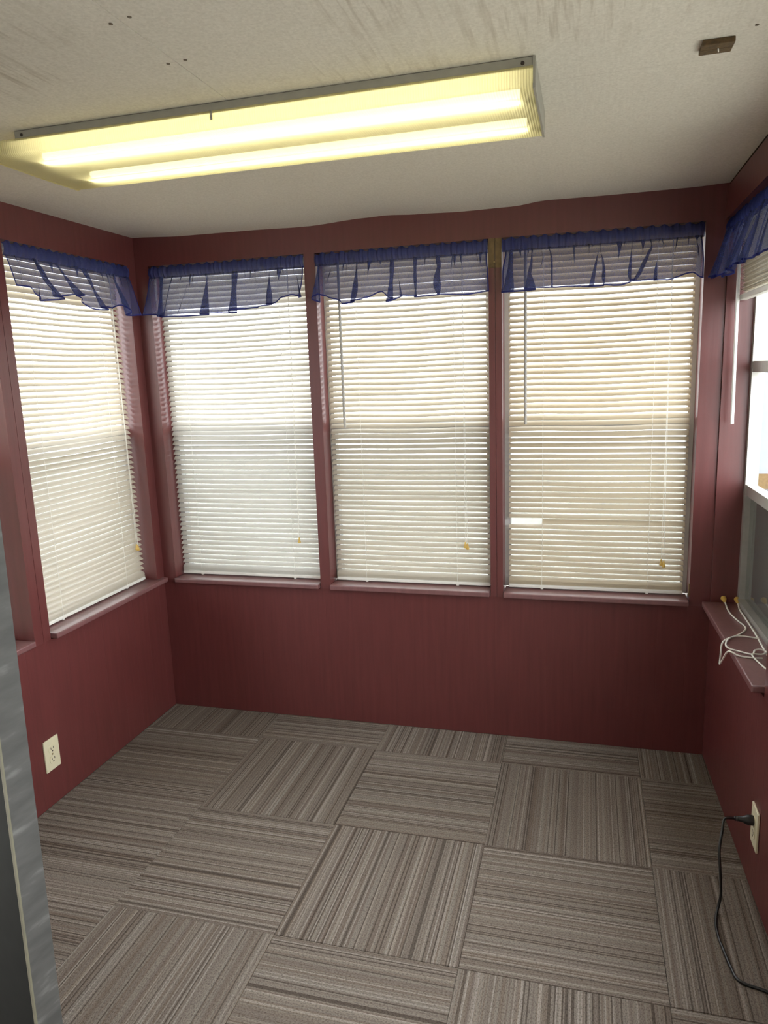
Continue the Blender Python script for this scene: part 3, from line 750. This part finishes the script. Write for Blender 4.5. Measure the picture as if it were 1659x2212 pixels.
f5 = (0.02, 0.0)
valance('blue valance over the raised blind on the right wall', mright(-0.010), 0.748, [(0, 1.745), (0.2, 1.738), (0.42, 1.722), (0.47, 1.738), (1, 1.735)],
        f5, 10, 41, strong=((0.08, 0.024, 0.0), (0.18, 0.020, 0.0), (0.33, 0.026, 0.0), (0.45, 0.03, 0.0), (0.6, 0.02, 0.0)), nbase=0.040)

# ---- outlets
def outlet(label, m, empty_sockets=(True, True)):
    """m(s, n, z) about the plate centre, n into the room"""
    o = empty('wall_outlet', m((0, 0, 0)), label, 'outlet')
    bx('cover_plate', 'ivory', o, -0.036, 0.036, 0.0, 0.006, -0.058, 0.058, f=m, bev=0.002)
    for k, zc in enumerate((0.0195, -0.0195)):
        bm = bmesh.new()
        pts = []
        for j in range(24):
            a = 2 * math.pi * j / 24
            pts.append((0.0168 * math.cos(a), max(-0.0135, min(0.0135, 0.0168 * math.sin(a)))))
        lo = [bm.verts.new(m((s, 0.005, zc + z))) for s, z in pts]; hi = [bm.verts.new(m((s, 0.0078, zc + z))) for s, z in pts]
        for j in range(24): bm.faces.new((lo[j], lo[(j + 1) % 24], hi[(j + 1) % 24], hi[j]))
        bm.faces.new(hi)
        bmesh.ops.recalc_face_normals(bm, faces=list(bm.faces))
        so = obj('socket', bm, 'ivory', o)
        for s0, s1 in ((-0.0075, -0.0052), (0.0048, 0.0075)):
            bx('slot', 'slot', so, s0, s1, 0.0070, 0.0082, zc - 0.001, zc + 0.008, f=m)
        bx('slot', 'slot', so, -0.0026, 0.0026, 0.0070, 0.0082, zc - 0.0095, zc - 0.0048, f=m)
    bx('screw', 'screw', o, -0.003, 0.003, 0.0055, 0.0072, -0.003, 0.003, f=m, bev=0.001)
    return o
outlet('ivory wall outlet with empty sockets low on the left wall', lambda p: Vector((p[1], -0.805 + p[0], 0.188 + p[2])))
OX = W + 0.03 * 0.768
outlet('ivory wall outlet with black plug low on the right wall', lambda p: Vector((OX - p[1], -0.768 + p[0], 0.204 + p[2])))

# ---- black power cord plugged into the right outlet
pc = empty('power_cord', (OX - 0.008, -0.768, 0.2235), 'black power cord running from the right outlet down to the carpet', 'cord')
PX, PY, PZ = OX - 0.0075, -0.768, 0.2235
Mx = Matrix.Translation((PX, PY, PZ)) @ Vector((-1, 0, 0)).to_track_quat('Z', 'Y').to_matrix().to_4x4()
pg = obj('plug', lathe(bmesh.new(), [(0.0135, 0), (0.0145, 0.004), (0.0140, 0.016), (0.0105, 0.024), (0.0085, 0.027), (0.0075, 0.036), (0.0065, 0.044), (0.0050, 0.050)], Mx, 14), 'black', pc, True)
for k in range(3):
    obj('strain_ring', lathe(bmesh.new(), [(0.0062, 0), (0.0075, 0.001), (0.0075, 0.003), (0.0062, 0.004)], Mx @ Matrix.Translation((0, 0, 0.033 + k * 0.006)), 12), 'black', pg, True)
path = smooth_path([(PX - 0.045, PY, PZ), (PX - 0.075, PY - 0.012, PZ + 0.002), (2.192, PY - 0.040, 0.205), (2.182, PY - 0.070, 0.165), (2.184, PY - 0.090, 0.105), (2.187, PY - 0.095, 0.050), (2.180, -0.872, 0.012), (2.170, -0.905, 0.0045), (2.166, -0.960, 0.0045), (2.172, -1.020, 0.0045), (2.180, -1.075, 0.0045), (2.187, -1.103, 0.0045), (2.205, -1.116, 0.0045), (2.250, -1.128, 0.0045), (2.275, -1.150, 0.0045), (2.285, -1.30, 0.0045), (2.27, -1.55, 0.0045)], 8)
obj('cable', tube(bmesh.new(), path, 0.0038, 8), 'black', pc, True)
